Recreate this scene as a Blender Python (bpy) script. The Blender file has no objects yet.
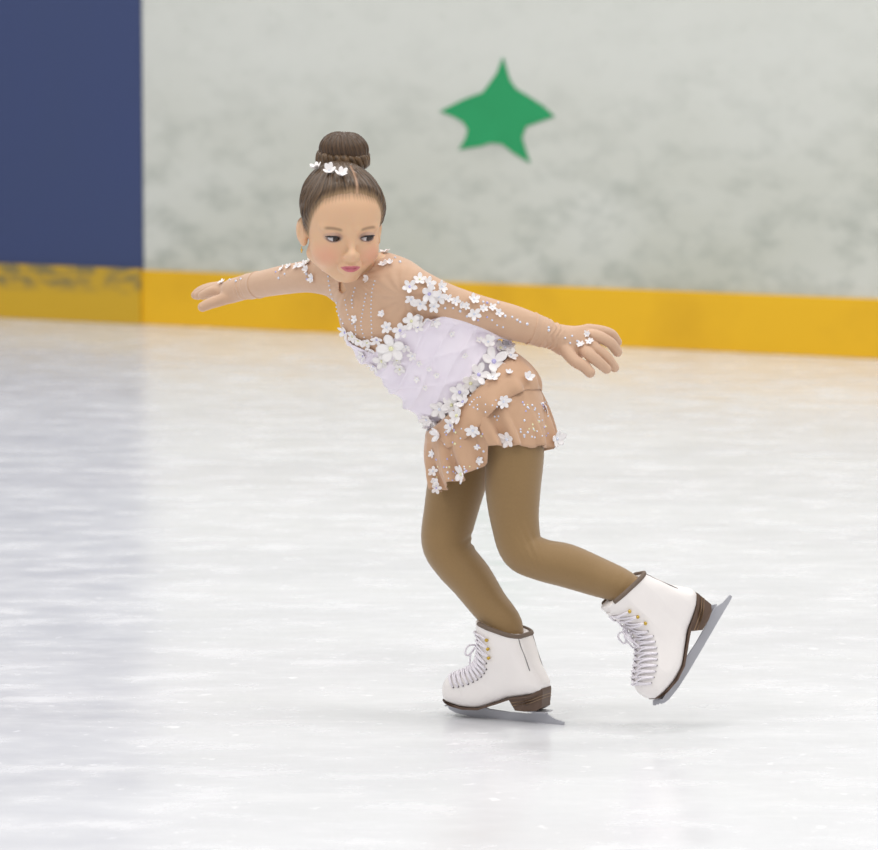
import bpy, math, random
import numpy as np
from mathutils import Vector, Matrix, Euler
from mathutils.bvhtree import BVHTree
random.seed(7); RNG = np.random.default_rng(7)
SC = bpy.context.scene
COL = SC.collection
V3 = lambda *a: np.array(a, float)

# ------------------------------------------------------------------ view geometry (design grid: metres from the picture's frame)
F = 4060.0; CAMZ = 1.25; PITCH = math.atan(428.0 / F)
FW = V3(0, math.cos(PITCH), -math.sin(PITCH)); UPV = V3(0, math.sin(PITCH), math.cos(PITCH))
CAM = V3(0, 0, CAMZ)
def ray(px, py):
    return FW + V3(1, 0, 0) * ((px - 439) / F) - UPV * ((py - 425) / F)
def P(px, py, Y):
    d = ray(px, py); return CAM + d * (Y / d[1])
def GR(px, py):
    d = ray(px, py); return CAM + d * (-CAMZ / d[2])
def unit(v): v = np.asarray(v, float); return v / np.linalg.norm(v)

# ------------------------------------------------------------------ materials
def lin(h):
    if isinstance(h, str):
        h = h.lstrip('#'); c = [int(h[i:i + 2], 16) / 255 for i in (0, 2, 4)]
    else: c = [x / 255 for x in h]
    return tuple((x / 12.92 if x <= .04045 else ((x + .055) / 1.055) ** 2.4) for x in c) + (1.0,)
def mat(name, col, rough=.5, metal=0., spec=.5, sss=0., bump=None, attr=None, sheen=0., noise=None):
    m = bpy.data.materials.new(name); m.use_nodes = True
    nt = m.node_tree; b = nt.nodes['Principled BSDF']
    b.inputs['Base Color'].default_value = lin(col)
    b.inputs['Roughness'].default_value = rough; b.inputs['Metallic'].default_value = metal
    b.inputs['Specular IOR Level'].default_value = spec
    if sheen: b.inputs['Sheen Weight'].default_value = sheen; b.inputs['Sheen Roughness'].default_value = .5
    if sss:
        b.inputs['Subsurface Weight'].default_value = sss
        b.inputs['Subsurface Radius'].default_value = (.010, .004, .002); b.inputs['Subsurface Scale'].default_value = .5
    if attr:
        a = nt.nodes.new('ShaderNodeVertexColor'); a.layer_name = attr
        nt.links.new(a.outputs['Color'], b.inputs['Base Color'])
    tc = nt.nodes.new('ShaderNodeTexCoord')
    if noise:   # subtle mottling (scale, other colour, fac)
        n = nt.nodes.new('ShaderNodeTexNoise'); n.inputs['Scale'].default_value = noise[0]; n.inputs['Detail'].default_value = 4
        mx = nt.nodes.new('ShaderNodeMix'); mx.data_type = 'RGBA'
        mx.inputs['A'].default_value = lin(col); mx.inputs['B'].default_value = lin(noise[1])
        nt.links.new(tc.outputs['Object'], n.inputs['Vector']); nt.links.new(n.outputs['Fac'], mx.inputs['Factor'])
        nt.links.new(mx.outputs['Result'], b.inputs['Base Color'])
    if bump:
        n = nt.nodes.new('ShaderNodeTexNoise'); n.inputs['Scale'].default_value = bump[0]; n.inputs['Detail'].default_value = 5
        bp = nt.nodes.new('ShaderNodeBump'); bp.inputs['Strength'].default_value = bump[1]; bp.inputs['Distance'].default_value = bump[2]
        mp = nt.nodes.new('ShaderNodeMapping')
        if len(bump) > 3: mp.inputs['Scale'].default_value = bump[3]
        if len(bump) > 4: mp.inputs['Rotation'].default_value = bump[4]
        nt.links.new(tc.outputs['Object'], mp.inputs['Vector']); nt.links.new(mp.outputs['Vector'], n.inputs['Vector'])
        nt.links.new(n.outputs['Fac'], bp.inputs['Height']); nt.links.new(bp.outputs['Normal'], b.inputs['Normal'])
    return m

# ------------------------------------------------------------------ mesh plumbing
BASE = np.zeros(3)
def mk(name, v, f, m=None, parent=None, smooth=True, cols=None, base=None, mats=None, mi=None):
    v = np.asarray(v, float) - (BASE if base is None else base)
    me = bpy.data.meshes.new(name)
    if isinstance(f, np.ndarray) and f.ndim == 2:
        n, k = f.shape
        me.vertices.add(len(v)); me.vertices.foreach_set('co', v.astype(np.float32).ravel())
        me.loops.add(n * k); me.loops.foreach_set('vertex_index', f.astype(np.int32).ravel())
        me.polygons.add(n); me.polygons.foreach_set('loop_start', np.arange(0, n * k, k, dtype=np.int32))
        me.polygons.foreach_set('loop_total', np.full(n, k, np.int32)); me.update(calc_edges=True)
    else:
        me.from_pydata([tuple(x) for x in v], [], [tuple(int(i) for i in q) for q in f]); me.update()
    me.validate()
    if smooth: me.polygons.foreach_set('use_smooth', np.ones(len(me.polygons), bool))
    if cols is not None:
        a = me.color_attributes.new('Col', 'FLOAT_COLOR', 'POINT')
        a.data.foreach_set('color', np.asarray(cols, np.float32).ravel())
    for q in (mats or [m]):
        if q: me.materials.append(q)
    if mi is not None: me.polygons.foreach_set('material_index', np.asarray(mi, np.int32))
    o = bpy.data.objects.new(name, me); COL.objects.link(o)
    if parent is not None: o.parent = parent
    return o
def tag(o, label=None, cat=None, group=None, kind=None):
    for k, x in (('label', label), ('category', cat), ('group', group), ('kind', kind)):
        if x: o[k] = x
    return o
class MB:
    def __init__(s): s.v = []; s.f = []; s.mi = []
    def add(s, v, f, mi=0):
        n = len(s.v); s.v += [tuple(x) for x in v]; s.f += [tuple(i + n for i in q) for q in f]; s.mi += [mi] * len(f)
    def tube(s, pts, r, n=8, mi=0, closed=False):
        pts = np.asarray(pts, float); m = len(pts); rr = np.broadcast_to(r, m)
        nx = np.roll(pts, -1, 0); pv = np.roll(pts, 1, 0); tg = nx - pv
        if not closed: tg[0] = pts[1] - pts[0]; tg[-1] = pts[-1] - pts[-2]
        tg /= np.linalg.norm(tg, axis=1)[:, None] + 1e-12
        a = np.cross(tg[0], V3(.3, .2, .93)); a = unit(a); vs = []
        for i in range(m):
            a = unit(a - tg[i] * a.dot(tg[i])); b = np.cross(tg[i], a)
            for j in range(n):
                t = 2 * math.pi * j / n; vs.append(pts[i] + rr[i] * (math.cos(t) * a + math.sin(t) * b))
        fs = [(i * n + j, i * n + (j + 1) % n, (i + 1) % m * n + (j + 1) % n, (i + 1) % m * n + j) for i in range(m if closed else m - 1) for j in range(n)]
        if not closed: fs += [tuple(range(n))[::-1], tuple((m - 1) * n + j for j in range(n))]
        s.add(vs, fs, mi)
    def ball(s, c, r, R=None, nu=10, nv=6, mi=0):
        r = np.broadcast_to(r, 3); R = np.eye(3) if R is None else R; vs = []; fs = []
        for i in range(1, nv):
            for j in range(nu):
                a = math.pi * i / nv; t = 2 * math.pi * j / nu
                vs.append(c + R @ (r * V3(math.sin(a) * math.cos(t), math.sin(a) * math.sin(t), math.cos(a))))
        vs += [c + R @ (r * V3(0, 0, 1)), c + R @ (r * V3(0, 0, -1))]; T = len(vs) - 2
        for i in range(nv - 2):
            for j in range(nu): fs.append((i * nu + j, (i + 1) * nu + j, (i + 1) * nu + (j + 1) % nu, i * nu + (j + 1) % nu))
        for j in range(nu): fs += [(T, j, (j + 1) % nu), (T + 1, (nv - 2) * nu + (j + 1) % nu, (nv - 2) * nu + j)]
        s.add(vs, fs, mi)
    def build(s, name, m, parent=None, smooth=True, mats=None, base=None):
        return mk(name, s.v, s.f, m, parent, smooth, mats=mats, mi=s.mi if mats else None, base=base)

# ------------------------------------------------------------------ signed distance modelling
class Cap:
    def __init__(s, a, b, r1, r2, n=None, k=1.):   # tapered capsule, thickness scaled by k along n
        s.a, s.b = V3(*a), V3(*b); s.r1, s.r2 = r1, r2; s.n = None if n is None else unit(n); s.k = k
        s.c = (s.a + s.b) / 2; s.r = np.linalg.norm(s.b - s.a) / 2 + max(r1, r2) * max(1, k)
    def ev(s, p, c, r):
        ba = s.b - s.a; q = p - s.a; t = np.clip(q @ ba / max(ba @ ba, 1e-12), 0, 1)
        o = q - t[..., None] * ba
        if s.n is not None: o = o + (o @ s.n)[..., None] * s.n * (1 / s.k - 1)
        d = np.sqrt((o * o).sum(-1)) - (s.r1 + t * (s.r2 - s.r1))
        return d * min(1, s.k) if s.n is not None else d
class Ell:
    def __init__(s, c, r, R=None):
        s.c, s.rr = V3(*c), V3(*r); s.R = np.eye(3) if R is None else np.asarray(R); s.r = max(r)
    def ev(s, p, c, r):
        q = (p - s.c) @ s.R; a = np.sqrt(((q / s.rr) ** 2).sum(-1)) + 1e-9; b = np.sqrt(((q / s.rr ** 2) ** 2).sum(-1)) + 1e-9
        return a * (a - 1) / b
def smin(a, b, k):
    if k <= 0: return np.minimum(a, b)
    h = np.clip(.5 + .5 * (b - a) / k, 0, 1); return b + (a - b) * h - k * h * (1 - h)
class U:
    def __init__(s, k, *nodes):
        s.k = k; s.nodes = [x for x in nodes]
        cs = np.array([n.c for n in s.nodes]); s.c = (cs.min(0) + cs.max(0)) / 2
        s.r = max(np.linalg.norm(n.c - s.c) + n.r for n in s.nodes)
    def ev(s, p, c, r):
        d = None
        for n in s.nodes:
            if np.linalg.norm(n.c - c) > n.r + r + s.k + .015: continue
            e = n.ev(p, c, r)
            if e is None: continue
            d = e if d is None else smin(d, e, s.k)
        return d
class Sub:
    def __init__(s, a, b, k): s.x, s.b, s.k = a, b, k; s.c, s.r = a.c, a.r
    def ev(s, p, c, r):
        d = s.x.ev(p, c, r)
        if d is None or np.linalg.norm(s.b.c - c) > s.b.r + r + s.k + .005: return d
        e = s.b.ev(p, c, r)
        return d if e is None else -smin(-d, e, s.k)
class Xf:
    def __init__(s, R, o, node):
        s.R, s.o, s.n = np.asarray(R), np.asarray(o), node; s.c = s.R @ node.c + s.o; s.r = node.r
    def ev(s, p, c, r): return s.n.ev((p - s.o) @ s.R, (c - s.o) @ s.R, r)
class Fn:
    def __init__(s, fn, node, c=None, r=None):
        s.fn, s.n = fn, node; s.c = node.c if c is None else np.asarray(c); s.r = (node.r if r is None else r) + .01
    def ev(s, p, c, r):
        d = s.n.ev(p, c, r); return None if d is None else s.fn(p, d)
def val(node, pts):
    pts = np.asarray(pts, float); c = pts.mean(0); r = np.linalg.norm(pts - c, axis=1).max() + .02
    d = node.ev(pts, c, r); return np.full(len(pts), .1) if d is None else d
def grad(node, pts, e=.0015):
    g = np.stack([val(node, pts + e * np.eye(3)[i]) - val(node, pts - e * np.eye(3)[i]) for i in range(3)], 1)
    return g / (np.linalg.norm(g, axis=1)[:, None] + 1e-9)
CORN = [(i, j, k) for i in (0, 1) for j in (0, 1) for k in (0, 1)]
EDGE = [(a, b) for a in range(8) for b in range(a + 1, 8) if sum(abs(x - y) for x, y in zip(CORN[a], CORN[b])) == 1]
def surface(node, h, B=20):
    """naive surface nets over sparse blocks; returns verts, quads"""
    lo = node.c - node.r - 2 * h; nb = np.ceil((2 * node.r + 4 * h) / (h * B)).astype(int) * np.ones(3, int)
    N = nb * B + 4; half = h * B / 2 * math.sqrt(3)
    g = np.stack(np.meshgrid(*[np.arange(B + 1) * h] * 3, indexing='ij'), -1).reshape(-1, 3)
    cg = np.stack(np.meshgrid(*[np.linspace(0, B * h, 5)] * 3, indexing='ij'), -1).reshape(-1, 3)
    K, VV, Q = [], [], []
    key = lambda I: ((I[..., 0] + 1) * (N[1] + 2) + I[..., 1] + 1) * (N[2] + 2) + I[..., 2] + 1
    for b in np.ndindex(*nb):
        o = lo + np.array(b) * B * h; cc = o + B * h / 2
        if np.linalg.norm(cc - node.c) > node.r + half: continue
        d = node.ev(o + cg, cc, half)
        if d is None or np.abs(d).min() > B * h * .45 or (np.all(d > 0) and d.min() > B * h * .3): continue
        D = node.ev(o + g, cc, half).reshape((B + 1,) * 3); S = D < 0
        if S.all() or not S.any(): continue
        cs = sum(S[i:B + i, j:B + j, k:B + k].astype(np.int8) for i, j, k in CORN)
        I = np.argwhere((cs > 0) & (cs < 8))
        if len(I):
            dv = np.stack([D[I[:, 0] + i, I[:, 1] + j, I[:, 2] + k] for i, j, k in CORN], 1)
            acc = np.zeros((len(I), 3)); cnt = np.zeros(len(I))
            for a, e in EDGE:
                m = (dv[:, a] < 0) != (dv[:, e] < 0)
                t = np.where(m, dv[:, a] / np.where(m, dv[:, a] - dv[:, e], 1), 0)
                acc += np.where(m[:, None], np.array(CORN[a]) + t[:, None] * (np.array(CORN[e]) - np.array(CORN[a])), 0); cnt += m
            K.append(key(I + np.array(b) * B)); VV.append(o + (I + acc / cnt[:, None]) * h)
        for ax in range(3):
            u, w = (ax + 1) % 3, (ax + 2) % 3
            s0 = [slice(0, B)] * 3; s1 = list(s0); s1[ax] = slice(1, B + 1)
            A0, A1 = S[tuple(s0)], S[tuple(s1)]
            for inside, flip in ((A0 & ~A1, False), (~A0 & A1, True)):
                E = np.argwhere(inside)
                if not len(E): continue
                E = E + np.array(b) * B; eu, ew = np.eye(3, dtype=int)[u], np.eye(3, dtype=int)[w]
                q = [E - eu - ew, E - ew, E, E - eu]
                if flip: q = q[::-1]
                Q.append(np.stack([key(x) for x in q], 1))
    K = np.concatenate(K); VV = np.concatenate(VV); Q = np.concatenate(Q)
    K, ix = np.unique(K, return_index=True); VV = VV[ix]
    q = np.searchsorted(K, Q); q = np.clip(q, 0, len(K) - 1); ok = (K[q] == Q).all(1)
    return VV, q[ok]
def catmull(pts, n=8):
    p = np.asarray(pts, float); p = np.vstack([2 * p[0] - p[1], p, 2 * p[-1] - p[-2]]); out = []
    for i in range(1, len(p) - 2):
        for t in np.arange(n) / n:
            out.append(.5 * (2 * p[i] + (p[i + 1] - p[i - 1]) * t + (2 * p[i - 1] - 5 * p[i] + 4 * p[i + 1] - p[i + 2]) * t * t + (3 * p[i] - p[i - 1] - 3 * p[i + 1] + p[i + 2]) * t ** 3))
    out.append(p[-2]); return np.array(out)
def limb(pts, n=5, flat=None, k=1.):
    """pts: list of (px,py,Y,r px) or (x,y,z,r) rows already in metres"""
    c = catmull(pts, n)
    return U(0, *[Cap(c[i, :3], c[i + 1, :3], c[i, 3], c[i + 1, 3], flat, k) for i in range(len(c) - 1)])
def J(px, py, Y, r): return np.append(P(px, py, Y), r / (F / Y))     # joint from the design grid

# ------------------------------------------------------------------ skate frames (u forward, v up, w sideways)
SK1_F = unit(V3(-.883, .47, 0)); SK1_U = V3(0, 0, 1.)
SK1_O = GR(564, 724.8) + SK1_F * .0317
SK2_F = unit(V3(-.512, -.309, -.802)); t_ = V3(-.815, -.12, .566) ; SK2_U = unit(t_ - SK2_F * t_.dot(SK2_F))
SK2_O = P(731, 596.3, 6.93) + SK2_F * .0317 - SK2_U * .002
def skp(Fv, Uv, O, u, v, w=0.):
    u, v, w = (np.asarray(x, float)[..., None] for x in (u, v, w)); return O + Fv * u + Uv * v + np.cross(Fv, Uv) * w
S1 = lambda u, v, w=0.: skp(SK1_F, SK1_U, SK1_O, u, v, w)
def S2(u, v, w=0.):            # the trailing boot is stretched straight: its shaft leans back over the heel
    e = np.maximum(0, np.asarray(v, float) - .05); return skp(SK2_F, SK2_U, SK2_O, u - .19 * e * e / (e + .01), v + .12 * e * e / (e + .02), w)
BASE = V3(*SK1_O); BASE = V3(BASE[0], BASE[1], 0)

# ------------------------------------------------------------------ body: torso, limbs, hands
def A4(p, r): return np.append(p, r)
YC = 6.95
torso = U(.024,
    limb([J(374, 284, 6.965, 28), J(389, 309, 6.965, 44.5), J(414, 335, 6.975, 46.5), J(443, 364, 6.985, 48), J(467, 386, 7.0, 47), J(484, 403, 7.015, 47)], 5, V3(.05, 1, .1), .74),
    Cap(P(345, 281, 7.005), P(397, 285, 6.93), .029, .032),
    Cap(P(364, 322, 6.94), P(402, 322, 6.93), .024, .028),
    Ell(P(510, 408, 7.0), (.045, .066, .050)),
    Ell(P(470, 412, 7.01), (.056, .064, .050)))
neck = limb([J(368, 290, 6.965, 21), J(360, 272, 6.955, 18.5), J(352, 248, 6.945, 19)], 4)
arm_l = limb([J(392, 284, 6.93, 19), J(412, 290, 6.92, 18.5), J(440, 301, 6.93, 16), J(465, 309, 6.945, 14.4), J(490, 316, 6.96, 13.6), J(512, 322.5, 6.975, 13.8), J(535, 329.5, 6.99, 11.8), J(556, 337, 7.0, 10.4), J(566, 340, 7.005, 10.2)], 5)
arm_r = limb([J(344, 276, 7.005, 18), J(328, 276, 7.025, 15.5), J(307, 276.5, 7.06, 12.2), J(283, 280, 7.12, 10.8), J(262, 284, 7.17, 9.6), J(244, 287.5, 7.215, 9.2), J(234, 290, 7.235, 9)], 5)
def hand(palm, fingers, thumb, k=.006):
    fl = [limb(f, 4) for f in fingers]
    return U(k, palm, U(.0015, *fl), limb(thumb, 4))
hand_l = hand(
    U(.012, Cap(P(563, 339, 7.005), P(588, 333, 7.01), .0165, .0125, V3(.1, 1, 0), .72), Cap(P(563, 342, 7.005), P(585, 345, 7.0), .0165, .0145, V3(.1, 1, 0), .75), Cap(P(566, 346, 7.0), P(577, 354, 6.995), .013, .008)),
    [[J(588, 331, 7.015, 5.5), J(599, 331, 7.005, 4.9), J(611, 334.5, 7.01, 4.4), J(617, 342, 7.02, 3.8)],
     [J(588, 335.5, 7.005, 5.6), J(597.5, 336.5, 6.992, 4.9), J(610.5, 343, 6.992, 4.4), J(617.5, 352, 7.0, 3.8)],
     [J(586, 342, 7.0, 5.8), J(595, 348, 6.985, 4.9), J(606.5, 357.5, 6.983, 4.4), J(614.5, 367.5, 6.99, 3.7)],
     [J(583, 348, 6.995, 5.4), J(589.5, 354.5, 6.972, 4.9), J(598.5, 362, 6.968, 4.5), J(606.5, 369, 6.972, 3.8)]],
    [J(566, 351, 6.985, 5.6), J(575, 361, 6.97, 5.0), J(584, 366.5, 6.965, 4.7), J(590, 372.5, 6.962, 4.2)], .004)
hand_r = hand(
    U(.010, Cap(P(237, 289, 7.23), P(219, 288, 7.27), .0130, .0125, V3(.1, .3, 1), .75), Cap(P(237, 292, 7.225), P(224, 296, 7.25), .0130, .0110, V3(.1, .3, 1), .85)),
    [[J(221, 287, 7.285, 4.5), J(211, 287.5, 7.305, 4.0), J(202, 290, 7.32, 3.6), J(197, 293, 7.325, 3.2)],
     [J(219, 288.5, 7.272, 4.8), J(209, 289, 7.29, 4.4), J(201, 292, 7.303, 3.9), J(195.5, 295, 7.308, 3.3)],
     [J(219, 290, 7.26, 4.8), J(210, 290, 7.272, 4.4), J(203, 293, 7.283, 3.9), J(198, 295.5, 7.288, 3.3)],
     [J(221, 291, 7.25, 4.6), J(213, 291.5, 7.257, 4.2), J(207, 293.5, 7.263, 3.8), J(202.5, 295.5, 7.267, 3.2)]],
    [J(231, 297, 7.225, 4.9), J(219, 300.5, 7.225, 4.9), J(210, 303.5, 7.222, 4.5), J(202.5, 307, 7.22, 3.7)], .005)
leg_l = U(.012, limb([J(503, 410, 6.965, 37), J(510, 430, 6.955, 32), J(514, 455, 6.95, 29), J(513, 490, 6.945, 26.5), J(515, 522, 6.94, 23), J(522, 549, 6.93, 21), J(541, 559.5, 6.92, 20), J(566, 565.5, 6.91, 20.8), J(595, 576, 6.90, 18.8)] + [A4(S2(.082, .165), .0275), A4(S2(.077, .125), .0240), A4(S2(.062, .085), .022)], 5),
    limb([A4(S2(.035, .075), .018), A4(S2(.08, .066), .021), A4(S2(.15, .044), .018)], 3))
leg_r = U(.012, limb([J(481, 412, 7.06, 36), J(470, 435, 7.06, 33), J(460, 470, 7.055, 29.5), J(451, 510, 7.045, 26), J(446, 541, 7.037, 23.6), J(455, 560, 7.03, 22), J(471, 579, 7.015, 20.8), J(488, 603, 6.993, 18.2)] + [A4(S1(.082, .165), .0275), A4(S1(.077, .125), .0240), A4(S1(.062, .085), .022)], 5),
    limb([A4(S1(.035, .075), .018), A4(S1(.08, .066), .021), A4(S1(.15, .044), .018)], 3))

# ------------------------------------------------------------------ head (own frame: x to picture right, -y face, z up)
def rot(yaw, pitch, roll):
    return np.array(Matrix.Rotation(math.radians(roll), 3, 'Y') @ Matrix.Rotation(math.radians(pitch), 3, 'X') @ Matrix.Rotation(math.radians(yaw), 3, 'Z'))
HR = rot(15, 9, 2.2); HO = P(341.6, 224.3, 6.925); HS = .97
EZ = -.009; EYE = [(-.0300, -.0605, EZ), (.0300, -.0605, EZ)]
both = lambda mkf: [mkf(-1), mkf(1)]
skull = U(.03, Ell((0, .016, .034), (.0632, .080, .067)), Ell((0, -.022, .030), (.0595, .052, .052)),
          Ell((0, -.016, -.024), (.0570, .0560, .0590)))
face = U(.016, skull,
    *both(lambda s: Ell((s * .032, -.036, -.038), (.0255, .030, .029))),
    *both(lambda s: Cap((s * .046, .004, -.052), (s * .012, -.043, -.079), .0145, .0112)),
    Ell((0, -.047, -.0745), (.0175, .0225, .0160)))
face = U(.010, face, *both(lambda s: Cap((s * .010, -.0690, .0035), (s * .046, -.0545, .0065), .0065, .0045)))
face = Sub(face, Ell((-.0300, -.0775, EZ), (.0160, .0108, .0085)), .010)
face = Sub(face, Ell((.0300, -.0775, EZ), (.0160, .0108, .0085)), .010)
face = U(.004, face, *both(lambda s: Ell((s * .0300, -.0605, EZ), (.0136, .0130, .0122))))
face = U(.009, face, Cap((0, -.0690, -.006), (0, -.0830, -.036), .0055, .0068), Cap((0, -.0845, -.0385), (0, -.080, -.0415), .0074, .0060),
    *both(lambda s: Ell((s * .0092, -.0765, -.0415), (.0062, .0085, .0056))),
    Ell((0, -.070, -.060), (.022, .0105, .014)))
face = U(.0030, face, Cap((0, -.0800, -.0588), (-.0055, -.0795, -.0575), .0030, .0030), Cap((0, -.0800, -.0588), (.0055, -.0795, -.0575), .0030, .0030),
    *both(lambda s: Cap((s * .0055, -.0795, -.0577), (s * .0178, -.0692, -.0592), .0027, .0010)),
    *both(lambda s: Cap((s * .0030, -.0787, -.0648), (s * .0160, -.0697, -.0605), .0037, .0012)))
for s in (-1, 1):
    face = Sub(face, Cap((0, -.0840, -.0613), (s * .0170, -.0727, -.0598), .0011, .0008), .0015)
    face = Sub(face, Ell((s * .0300, -.0735, EZ - .001), (.0122, .0130, .0034), np.array(Matrix.Rotation(math.radians(s * -6), 3, 'Y'))), .0015)
ear = lambda s: Sub(U(.004, Ell((s * .0680, .012, -.012), (.0075, .0150, .0235), np.array(Matrix.Rotation(math.radians(s * -24), 3, 'Z'))), Ell((s * .0665, .005, -.031), (.0060, .0080, .0080))), Ell((s * .0762, .0030, -.010), (.0070, .0090, .0135)), .0025)
headL = U(.006, face, ear(-1), ear(1))
class Sc:      # uniform scale about the head origin
    def __init__(s, node, k): s.n, s.k = node, k; s.c, s.r = node.c * k, node.r * k
    def ev(s, p, c, r):
        d = s.n.ev(p / s.k, c / s.k, r / s.k); return None if d is None else d * s.k
head = Xf(HR, HO, Sc(headL, HS))
hloc = lambda p: ((np.asarray(p) - HO) @ HR) / HS
hw = lambda *q: HR @ (np.array(q) * HS) + HO

upper = U(.014, U(.022, torso, arm_l, arm_r), neck)
head_neck = U(.012, head, neck)
body = U(.005, U(.012, upper, U(.006, arm_l, hand_l), U(.006, arm_r, hand_r), U(.02, torso, leg_l), U(.02, torso, leg_r)), head_neck)
SKIN = np.array(lin('#ddb592')); 
bv, bf = surface(body, .0014)
q = hloc(bv); cols = np.tile(SKIN, (len(bv), 1))
def blend(mask, c):
    global cols
    m = np.clip(mask, 0, 1)[:, None]; cols = cols * (1 - m) + np.array(lin(c)) * m
def sm(e0, e1, x): t = np.clip((x - e0) / (e1 - e0), 0, 1); return t * t * (3 - 2 * t)
for s in (-1, 1):
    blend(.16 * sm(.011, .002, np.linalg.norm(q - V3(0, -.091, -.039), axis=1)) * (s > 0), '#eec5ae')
    blend(.34 * sm(.036, .002, np.linalg.norm((q - V3(s * .040, -.055, -.042)) * V3(1, .5, 1.1), axis=1)), '#e0897c')           # rouge
    e = np.abs((q[:, 0] - s * .030) / .0165) ** 2 + np.abs((q[:, 2] - EZ - .001) / .0095) ** 2
    blend(.40 * sm(1.25, .6, e) * (q[:, 1] < -.05), '#8f7480')                                                                   # eyeshadow
    e = np.abs((q[:, 0] - s * .030) / .0134) ** 2 + np.abs((q[:, 2] - EZ + .001) / .0062) ** 2
    blend(.60 * sm(1.25, .75, e) * (q[:, 1] < -.05), '#3b2c33')                                                                  # liner
    bx = (q[:, 0] * s - .0165) / .030; bz = .0060 + .0026 * np.sin(np.clip(bx, 0, 1) * 2.6)
    blend(.62 * sm(.0042, .0006, np.abs(q[:, 2] - bz)) * sm(-.08, .15, bx) * sm(1.08, .8, bx) * (q[:, 1] < -.03), '#755a43')     # brows
lipw = np.clip(np.abs(q[:, 0]) / .0178, 0, 1); lz = -.0613 + .0018 * lipw ** 1.6
up = lz + (.0054 - .0010 * sm(.25, 0, lipw)) * (1 - lipw ** 1.7); dn = lz - .0068 * (1 - lipw ** 2.8)
blend(.92 * sm(.0008, -.0006, np.maximum(q[:, 2] - up, dn - q[:, 2])) * (q[:, 1] < -.064) * (np.abs(q[:, 0]) < .0179), '#bf6475')

# ------------------------------------------------------------------ hair line
def hairline(q):
    az = np.degrees(np.arctan2(np.abs(q[:, 0]), -(q[:, 1] + 0.0)))
    z = np.interp(az, [0, 20, 42, 55, 66, 76, 86, 96, 112, 130, 180], [.068, .065, .055, .034, .012, -.008, -.018, .010, -.012, -.042, -.055])
    wob = .0016 * np.sin(az * 1.3) + .0010 * np.sin(az * 3.1 + 1)
    return q[:, 2] - z - wob
HAIR = '#4a3929'
blend(.75 * sm(-.012, .006, hairline(q)) * (q[:, 2] > -.045) * (np.abs(q[:, 0]) < .075), '#7a5f48')
M_SKIN = mat('skin', '#ddb592', .48, spec=.35, sss=.25, attr='Col', bump=(900, .05, .0004))
person = mk('person', bv, bf, M_SKIN, None, cols=cols)
person.location = BASE
tag(person, 'young girl figure skater with hair bun in beige and white flowered dress gliding on ice', 'person')

M_WHITE = mat('eye_white', '#c9c2c2', .2); M_IRIS = mat('iris', '#2e1f18', .1); M_LASH = mat('lash', '#1d1518', .6)
GAZE = unit(V3(.42, -.88, -.14))
for c in EYE:
    c = V3(*c); r = .0124; b = MB(); R_ = np.array(Vector(GAZE).to_track_quat('Z', 'Y').to_matrix())
    b.ball(V3(0, 0, 0), 1, R_, 28, 24)
    vv = np.array(b.v); fc = np.array([vv[list(f)].mean(0) for f in b.f]); mi = (fc @ GAZE > .80).astype(int)
    vw = np.array([hw(*(c + x * r)) for x in vv])
    mk('eye', vw, b.f, None, person, mats=[M_WHITE, M_IRIS], mi=mi)
    s = np.sign(c[0]); b = MB(); pts = []
    for t in np.linspace(-1, 1.25, 14):
        x = s * .030 + s * t * .0118; z = EZ - .001 + s * t * s * .0012 + .0044 * math.sqrt(max(0, 1 - min(1, t * t))) + (.0022 * max(0, t - .6) / .6)
        rr = .0136 ** 2 - (x - c[0]) ** 2 - (z - c[2]) ** 2
        pts.append(hw(x, c[1] - math.sqrt(max(rr, .00002)) - .0004, z))
    b.tube(pts, np.interp(np.linspace(-1, 1.25, 14), [-1, -.3, .8, 1.25], [.0005, .0013, .0017, .0003]), 6)
    b.build('eyelashes', M_LASH, person)

# ------------------------------------------------------------------ hair
def hair_fn(p, d):
    f = hairline(((p - HO) @ HR / HS).reshape(-1, 3)).reshape(d.shape)
    ql = (p - HO) @ HR / HS; a = np.arctan2(ql[..., 0], -(ql[..., 1] - .028))
    ridge = .0009 * np.sin(a * 38 + 3 * np.sin(a * 7 + ql[..., 2] * 40)) + .0006 * np.sin(a * 71 + 5 * np.sin(ql[..., 2] * 30 + a * 3))
    part = -.0035 * np.exp(-((ql[..., 0] - .011 - .05 * (ql[..., 2] - .08)) / .003) ** 2) * (ql[..., 1] < .0)
    return np.maximum(d - .0068 * sm(0, .022, f) - (ridge + part) * sm(.012, .034, f), -f * .6)
hsk = Xf(HR, HO, Sc(U(.016, skull, *both(lambda s: Ell((s * .033, -.036, -.037), (.0275, .030, .030)))), HS))
hv, hf = surface(Fn(hair_fn, hsk), .0016)
def hair_cols(v, ang, light='#735a41', dark='#2b2019', base=HAIR):
    n = .5 + .28 * np.sin(ang * 47) * np.sin(ang * 13 + 1) + .22 * np.sin(ang * 101 + 2)
    c = np.array(lin(dark)) + (np.array(lin(light)) - np.array(lin(dark))) * np.clip(n, 0, 1)[:, None] * .9
    return c
hq = hloc(hv); ha = np.arctan2(hq[:, 0], -(hq[:, 1] - .028))
hc = hair_cols(hv, ha + .1 * np.sin(hq[:, 2] * 60))
fl = hairline(hq); w = (.80 * sm(.016, .001, fl))[:, None] * (np.abs(hq[:, 1]) < .2)[:, None]
hc = hc * (1 - w) + np.array(lin('#a48765')) * w
pm = (.7 * np.exp(-((hq[:, 0] - .011 - .05 * (hq[:, 2] - .08)) / .0022) ** 2) * (hq[:, 1] < -.0))[:, None]
hc = hc * (1 - pm) + np.array(lin('#c9a083')) * pm
M_HAIR = mat('brown_hair', HAIR, .38, spec=.4, attr='Col')
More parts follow.
